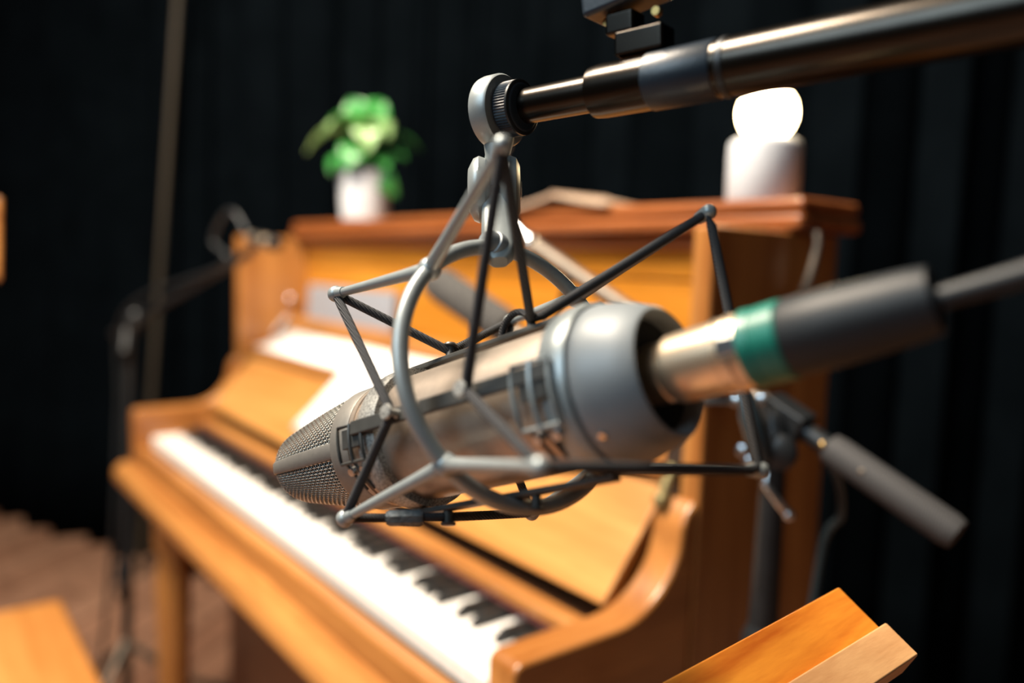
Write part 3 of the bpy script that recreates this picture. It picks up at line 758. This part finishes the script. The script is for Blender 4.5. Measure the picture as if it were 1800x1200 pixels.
cl([(0.0125, -0.1352), (0.0128, -0.1362), (0.0124, -0.1500), (0.0108, -0.1720), (0.0098, -0.1780), (0.0070, -0.1786)]).build('strain_relief', M['rubber'], cable, smooth=True)
MB().obox((0.0118, 0.0008, 0.1-0.1185), (1, 0, 0), (0, 1, 0), (0, 0, 1), 0.0012, 0.0028, 0.0035).build('latch_button', M['steel'], cable, bevel=0.0006)
cp = [MICM @ Vector((0, 0, -0.176)), MICM @ Vector((0, 0.0004, -0.20)), MICM @ Vector((0.0, 0.002, -0.25)), MICM @ Vector((-0.004, -0.004, -0.36)), Vector((0.80, -0.11, 1.19)), Vector((0.98, -0.06, 1.10)), Vector((1.12, 0.0, 0.80)), Vector((1.22, 0.05, 0.30)), Vector((1.30, 0.08, 0.03)), Vector((1.5, 0.2, 0.006))]
def smooth_path(ps, n=8):
    out = []
    for i in range(len(ps)-1):
        p0 = ps[max(i-1, 0)]; p1 = ps[i]; p2 = ps[i+1]; p3 = ps[min(i+2, len(ps)-1)]
        for j in range(n):
            t = j/n
            out.append(0.5*((2*p1) + (p2-p0)*t + (2*p0-5*p1+4*p2-p3)*t*t + (3*p1-p0-3*p2+p3)*t**3))
    out.append(ps[-1]); return out
MB().tube(smooth_path(cp), 0.0034, 12).xf(CI).build('cord', M['rubber'], cable, smooth=True)

# ------------------------------------------------------------------ near boom arm and its stand
boom = empty('microphone_boom_stand', (1.3715, 0.0766, 0), 'black telescopic boom arm crossing the top right and carrying the shock mount', 'microphone stand')
BO = Vector((1.3715, 0.0766, 0))
def bt(t): return B0 + BD*t
MB().tube([bt(0.009), bt(0.047)], 0.0080, 28).build('inner_tube', M['boom'], boom, smooth=True, o=BO)
MB().lathe([(0.0082, 0.0460), (0.0108, 0.0475), (0.0112, 0.052), (0.0112, 1.30), (0.0, 1.30)], 36, B0, BD).build('outer_tube', M['boom'], boom, smooth=True, o=BO)
MB().lathe([(0.0112, 0.0745), (0.0117, 0.0750), (0.0117, 0.1030), (0.0112, 0.1036)], 36, B0, BD).build('clutch_sleeve', M['knob'], boom, smooth=True, o=BO)
MB().lathe([(0.0112, 0.1060), (0.0116, 0.1064), (0.0116, 0.1085), (0.0112, 0.1089)], 36, B0, BD).build('seam_ring', M['stand'], boom, smooth=True, o=BO)
upv = (Vector((0, 0, 1)) - BD*BD.z).normalized(); sdv = BD.cross(upv)
c = bt(0.078) + upv*0.016
kb = MB().obox(bt(0.071) + upv*0.0165, BD, sdv, upv, 0.011, 0.006, 0.005)
kb.obox(bt(0.062) + upv*0.0255, BD, sdv, upv, 0.0065, 0.0055, 0.0045)
hb = kb.build('knob_bracket', M['boom'], boom, bevel=0.0012, o=BO)
kd = (BD*0.97 + upv*0.12).normalized(); ku = sdv.cross(kd).normalized() if sdv.cross(kd).dot(upv) > 0 else -sdv.cross(kd).normalized()
MB().obox(bt(0.0625) + upv*0.0410, kd, sdv, ku, 0.0175, 0.009, 0.0095).build('tension_knob', M['knob'], boom, bevel=0.002, o=BO)
MB().lathe([(0.0018, -0.002), (0.0020, 0.001), (0, 0.0014)], 12, bt(0.054)+upv*0.028, -sdv).lathe([(0.0018, -0.002), (0.0020, 0.001), (0, 0.0014)], 12, bt(0.077)+upv*0.0275, -sdv).build('rivet', M['brass'], boom, smooth=True, o=BO)
top = bt(1.10)
MB().tube([Vector((top.x, top.y, 0.10)), Vector((top.x, top.y, top.z+0.02))], 0.011, 20).build('pole', M['stand'], boom, smooth=True, o=BO)
MB().obox(top, BD, sdv, upv, 0.025, 0.018, 0.018).build('clutch', M['stand'], boom, bevel=0.003, o=BO)
for a in (20, 140, 260):
    MB().tube([Vector((top.x, top.y, 0.30)), Vector((top.x+0.16*math.cos(math.radians(a)), top.y+0.16*math.sin(math.radians(a)), 0.12)), Vector((top.x+0.36*math.cos(math.radians(a)), top.y+0.36*math.sin(math.radians(a)), 0.012))], 0.009, 12).build('leg', M['stand'], boom, smooth=True, o=BO)

# ------------------------------------------------------------------ second boom stand at the right end of the piano
S2 = Vector((0.2255, 0.1712, 0.0))
s2 = empty('piano_microphone_stand', S2, 'black boom stand beside the right end of the piano reaching over the shelf', 'microphone stand')
E1 = Vector((-0.0997, 0.1461, 1.1405)); E2 = Vector((0.367, 0.1936, 0.9215)); D2 = (E2-E1).normalized()
J = E1 + D2*((S2.x-E1.x)/D2.x)
S2c = Vector((J.x+0.004, J.y-0.020, 0))
MB().tube([E1 + D2*0.02, J - D2*0.02], 0.0085, 16).build('boom_tube', M['stand_grey'], s2, smooth=True, o=S2)
MB().tube([J - D2*0.02, E2 - D2*0.115], 0.0085, 16).build('boom_tail', M['stand'], s2, smooth=True, o=S2)
MB().lathe([(0.0078, 0), (0.0125, 0.002), (0.0135, 0.01), (0.0135, 0.105), (0.012, 0.112), (0, 0.113)], 24, E2 - D2*0.115, D2).build('foam_grip', M['grip'], s2, smooth=True, o=S2)
x_, y_, z_ = D2, Vector((0.0608, -0.0421, 1.0111)).cross(D2).normalized(), None
z_ = x_.cross(y_).normalized()
clo = MB().obox(J, x_, y_, z_, 0.020, 0.013, 0.013).build('clutch', M['stand'], s2, bevel=0.003, o=S2)
cam_side = y_ if y_.dot(cam.location - J) > 0 else -y_
def V(*a): return Vector(a)
MB().tube([J, V(0.221, 0.1667, 0.9887), V(0.2283, 0.1613, 0.9707), V(0.2292, 0.1595, 0.9482)], [0.010, 0.012, 0.012, 0.010], 16).build('clutch_yoke', M['stand'], clo, smooth=True, o=S2)
MB().lathe([(0.0, -0.010), (0.014, -0.009), (0.0165, -0.003), (0.0165, 0.004), (0.012, 0.008), (0.0, 0.009)], 28, V(0.2323, 0.1591, 0.9621), V(0.35, -0.93, 0.05)).build('clutch_disc', M['stand'], clo, smooth=True, o=S2)
MB().tube([V(0.2132, 0.1366, 1.0103), V(0.2193, 0.1357, 0.9931), V(0.2247, 0.1397, 0.9751), V(0.2273, 0.1469, 0.9589), V(0.2278, 0.1505, 0.9482)], [0.004, 0.0085, 0.0095, 0.007, 0.003], 16).build('clutch_handle', M['stand_blue'], clo, smooth=True, o=S2)
MB().tube([V(0.2175, 0.141, 1.0085), V(0.2269, 0.1478, 0.9785), V(0.2309, 0.1523, 0.9592)], [0.0025, 0.0035, 0.003], 10).build('handle_rib', M['stand_grey'], clo, smooth=True, o=S2)
MB().tube([V(0.2292, 0.1514, 0.9436), V(0.231, 0.1471, 0.9362), V(0.2479, 0.1575, 0.9123)], [0.003, 0.0035, 0.0045], 10).ball(V(0.2479, 0.1575, 0.9123), 0.0052).build('wing_screw', M['steel'], clo, smooth=True, o=S2)
for c_ in (V(0.2042, 0.1379, 1.0027), V(0.2222, 0.1469, 1.0057), V(0.2135, 0.1379, 0.9617), V(0.2176, 0.1424, 0.9525)):
    MB().lathe([(0.0022, -0.014), (0.0022, 0.0), (0.0048, 0.001), (0.0048, 0.004), (0.0, 0.0055)], 14, c_, V(0.3, -0.94, 0.1)).build('bolt_head', M['steel'], clo, smooth=True, o=S2)
for t_ in (0.78, 0.85):
    MB().lathe([(0.0085, 0), (0.0105, 0.001), (0.0105, 0.006), (0.0085, 0.007)], 20, E1.lerp(E2, t_), D2).ball(E1.lerp(E2, t_) + cam_side*0.011 + V(0, 0, 0.004), 0.0030).build('tail_band', M['brass'] if t_ < 0.8 else M['stand_grey'], s2, smooth=True, o=S2)
MB().tube([Vector((S2c.x, S2c.y, 0.10)), Vector((S2c.x, S2c.y, 0.80)), Vector((S2c.x, S2c.y, J.z-0.02))], [0.0125, 0.0125, 0.0095], 18).build('pole', M['stand'], s2, smooth=True, o=S2)
MB().lathe([(0.015, 0.72), (0.017, 0.725), (0.017, 0.80), (0.013, 0.81)], 20, (S2c.x, S2c.y, 0)).build('height_clutch', M['stand'], s2, smooth=True, o=S2)
for a in (-100, 25, 62):
    ca_, sa_ = math.cos(math.radians(a)), math.sin(math.radians(a))
    MB().tube([Vector((S2c.x, S2c.y, 0.30)), Vector((S2c.x+0.14*ca_, S2c.y+0.14*sa_, 0.13)), Vector((S2c.x+0.34*ca_, S2c.y+0.34*sa_, 0.012))], 0.008, 12).build('leg', M['stand'], s2, smooth=True, o=S2)
# clip at the boom end
MB().ball(E1 + D2*0.012, 0.012).tube([E1 + D2*0.01, E1 + Vector((-0.012, -0.004, 0.012)), E1 + Vector((-0.030, -0.008, 0.022))], [0.009, 0.007, 0.006], 12).build('end_joint', M['steel'], s2, smooth=True, o=S2)
# foam covered microphone hanging below that boom
FA = Vector((-0.2724, 0.1372, 1.0868)); FB = Vector((-0.1372, 0.1547, 1.0346)); FC = Vector((-0.0297, 0.1682, 0.9944)); FD = (FB-FA).normalized()
fm = empty('foam_covered_microphone', FB, 'slim microphone with charcoal foam windscreen hanging over the music shelf', 'microphone')
MB().lathe([(0.0, -0.012), (0.012, -0.008), (0.020, 0.004), (0.0225, 0.022), (0.0225, 0.135), (0.020, 0.150), (0.012, 0.154)], 28, FA, FD).build('windscreen', M['foam'], fm, smooth=True, o=FB)
MB().tube([FB - FD*0.01, FC], 0.0105, 20).build('body', M['stand_grey'], fm, smooth=True, o=FB)
MB().tube(smooth_path([FC, FC + FD*0.05 + V(0, 0, -0.01), J + V(-0.04, 0.012, 0.006), J + V(0.03, 0.016, -0.03), V(0.2427, 0.2504, 0.8973), V(0.2252, 0.2496, 0.8440), V(0.232, 0.222, 0.60), V(0.26, 0.24, 0.10), V(0.34, 0.30, 0.005)]), 0.0036, 10).build('cable', M['stand_blue'], fm, smooth=True, o=FB)
hang = FB + FD*0.07
nb = E1 + D2*((hang-E1).dot(D2))
MB().tube([hang, hang.lerp(nb, 0.5), nb], 0.0045, 10).lathe([(0.0115, -0.01), (0.0125, -0.008), (0.0125, 0.008), (0.0115, 0.01)], 20, hang, FD).build('clip_bar', M['stand'], s2, smooth=True, o=S2)

# ------------------------------------------------------------------ left boom stand behind the bass end
S3 = Vector((-1.300, -0.022, 0))
s3 = empty('bass_side_microphone_stand', S3, 'dark boom stand left of the bass end of the piano', 'microphone stand')
C3 = Vector((-1.3272, 0.0173, 0.9576)); A3 = Vector((-0.9973, 0.1351, 1.1029)); D3 = (A3-C3).normalized()
MB().tube([Vector((S3.x, S3.y, 0.08)), Vector((C3.x, C3.y-0.015, C3.z-0.01))], 0.012, 16).build('pole', M['stand'], s3, smooth=True, o=S3)
MB().tube([C3 - D3*0.10, A3 + D3*0.035], 0.009, 14).build('boom_tube', M['stand'], s3, smooth=True, o=S3)
MB().ball(C3, 0.024, sc=(1, 1, 1.3)).tube([C3 + Vector((0.0, -0.02, -0.02)), C3 + Vector((0.02, -0.03, -0.07))], [0.01, 0.012], 10).build('clutch', M['stand'], s3, smooth=True, o=S3)
MB().lathe([(0.0145, 0.33), (0.018, 0.335), (0.018, 0.40), (0.0145, 0.41)], 18, (S3.x, S3.y, 0)).build('height_clutch', M['stand'], s3, smooth=True, o=S3)
MB().lathe([(0.006, 0), (0.014, 0.008), (0.014, 0.022), (0.0, 0.026)], 16, Vector((S3.x, S3.y, 0.365)), Vector((0.5, -0.85, 0.1))).build('clutch_knob', M['steel'], s3, smooth=True, o=S3)
for a in (75, 195, 315):
    ca_, sa_ = math.cos(math.radians(a)), math.sin(math.radians(a))
    MB().tube([Vector((S3.x, S3.y, 0.22)), Vector((S3.x+0.14*ca_, S3.y+0.14*sa_, 0.10)), Vector((S3.x+0.36*ca_, S3.y+0.36*sa_, 0.012))], 0.009, 12).build('leg', M['stand_grey'], s3, smooth=True, o=S3)
ME = A3 + D3*0.045 + Vector((0, 0, 0.022))
pm = empty('pencil_microphone', ME, 'small pencil microphone with looped cable at the top left corner of the piano', 'microphone')
MD = Vector((0.70, 0.30, -0.10)).normalized()
MB().lathe([(0.0, -0.03), (0.011, -0.028), (0.0125, -0.024), (0.0125, 0.030), (0.011, 0.034), (0.0, 0.035)], 20, ME + MD*0.022, MD).build('body', M['gold'], pm, smooth=True, o=ME)
MB().lathe([(0.0125, 0.024), (0.0132, 0.025), (0.0132, 0.042), (0.0110, 0.049), (0, 0.050)], 20, ME + MD*0.022, MD).build('capsule', M['stand'], pm, smooth=True, o=ME)
MB().lathe([(0.0127, -0.010), (0.0150, -0.008), (0.0150, 0.006), (0.0127, 0.008)], 20, ME + MD*0.022, MD).tube([A3 + D3*0.03, ME + MD*0.018], 0.005, 10).build('clip', M['stand'], pm, smooth=True, o=ME)
loop = smooth_path([ME - MD*0.008, ME - MD*0.05 + Vector((0, 0, 0.045)), ME - MD*0.085 + Vector((0, 0, 0.035)), ME - MD*0.115 + Vector((0, 0, -0.02)), A3 - D3*0.03 + Vector((-0.01, -0.012, -0.004)), C3 + Vector((-0.004, -0.022, 0.022)), C3 + Vector((-0.03, -0.035, -0.20)), Vector((S3.x-0.02, S3.y-0.02, 0.45)), Vector((S3.x-0.05, S3.y-0.06, 0.006))])
MB().tube(loop, 0.0050, 10).build('cable', M['stand'], pm, smooth=True, o=ME)

# ------------------------------------------------------------------ cable strap clip hooked on the lid's right end
hk = [Vector((0.145, 0.332, K+0.4242)), Vector((0.152, 0.330, K+0.421)), Vector((0.154, 0.328, K+0.41)), Vector((0.153, 0.324, K+0.39)), Vector((0.150, 0.320, K+0.368)), Vector((0.146, 0.319, K+0.362))]
tag(MB().tube(hk, [0.003, 0.004, 0.004, 0.004, 0.005, 0.004], 10).build('metal_hook', M['stand_grey'], smooth=True, o=hk[-1]), 'small metal hook hanging under the right end of the piano lid', 'hook')

# ------------------------------------------------------------------ wooden music stand ledge, bottom right
CC = Vector((0.4005, -0.0360, 0.9496)); e1 = Vector((-0.0664, -0.9892, -0.1306)).normalized(); e2 = Vector((0.8658, 0.0138, -0.5001)); e2 = (e2 - e1*e2.dot(e1)).normalized()
en = e1.cross(e2).normalized()
if en.z < 0: en = -en
ms = empty('wooden_music_stand', (0.44, -0.20, 0), 'orange varnished wooden music stand ledge with pale worn lip in the bottom right', 'music stand')
MO = Vector((0.44, -0.20, 0))
MB().obox(CC + e1*0.17 + e2*0.0225 - en*0.006, e1, e2, en, 0.17, 0.0225, 0.006).build('ledge_board', M['stand_wood'], ms, bevel=0.0012, o=MO)
MB().obox(CC + e1*0.1700 + e2*0.0365 - en*0.0040, e1, e2, en, 0.1712, 0.0097, 0.0082).build('lip', M['lip_wood'], ms, bevel=0.0010, o=MO)
pt = CC + e1*0.17 + e2*0.02 - en*0.012
MB().tube([Vector((0.44, -0.20, 0.03)), Vector((0.44, -0.20, pt.z-0.03)), pt], 0.013, 18).build('post', M['stand_wood'], ms, smooth=True, o=MO)
for a in (90, 210, 330):
    MB().tube([Vector((0.44, -0.20, 0.14)), Vector((0.44+0.22*math.cos(math.radians(a)), -0.20+0.22*math.sin(math.radians(a)), 0.014))], 0.012, 12).build('leg', M['stand_wood'], ms, smooth=True, o=MO)

# ------------------------------------------------------------------ bench and tall board on the left
bo = Vector((-0.72, -0.36, 0))
bench = empty('piano_bench', bo, 'pale orange wooden piano bench in the bottom left corner', 'bench')
MB().box(-1.04, -0.42, -0.55, -0.185, 0.425, 0.460).build('seat', M['bench'], bench, bevel=0.012, o=bo)
MB().box(-1.00, -0.46, -0.52, -0.215, 0.365, 0.4248).build('apron', M['piano_dark'], bench, bevel=0.003, o=bo)
for x in (-0.985, -0.475):
    for y in (-0.505, -0.23):
        MB().lathe([(0.016, 0), (0.022, 0.28), (0.025, 0.3648)], 18, (x, y, 0)).build('leg', M['bench'], bench, smooth=True, o=bo)
tb = Vector((-1.12, -0.37, 0))
ts = empty('wooden_conductor_stand', tb, 'orange brown wooden stand board cut off by the left edge', 'music stand')
n_ = Vector((0.5, -0.18, 0.10)).normalized()
ux = Vector((0.30, 0.95, 0)).normalized(); uz = ux.cross(n_).normalized()
if uz.z < 0: uz = -uz
cc = Vector((-1.12, -0.405, 1.125))
MB().obox(cc, ux, uz, ux.cross(uz), 0.150, 0.075, 0.008).build('desk', M['piano_x'], ts, bevel=0.006, o=tb)
MB().tube([Vector((tb.x, tb.y-0.03, 0.02)), Vector((tb.x, tb.y-0.03, 1.10))], 0.013, 16).build('post', M['stand'], ts, smooth=True, o=tb)
MB().lathe([(0.16, 0), (0.16, 0.01), (0.05, 0.025), (0.014, 0.03)], 36, (tb.x, tb.y-0.03, 0)).build('foot_plate', M['stand'], ts, smooth=True, o=tb)
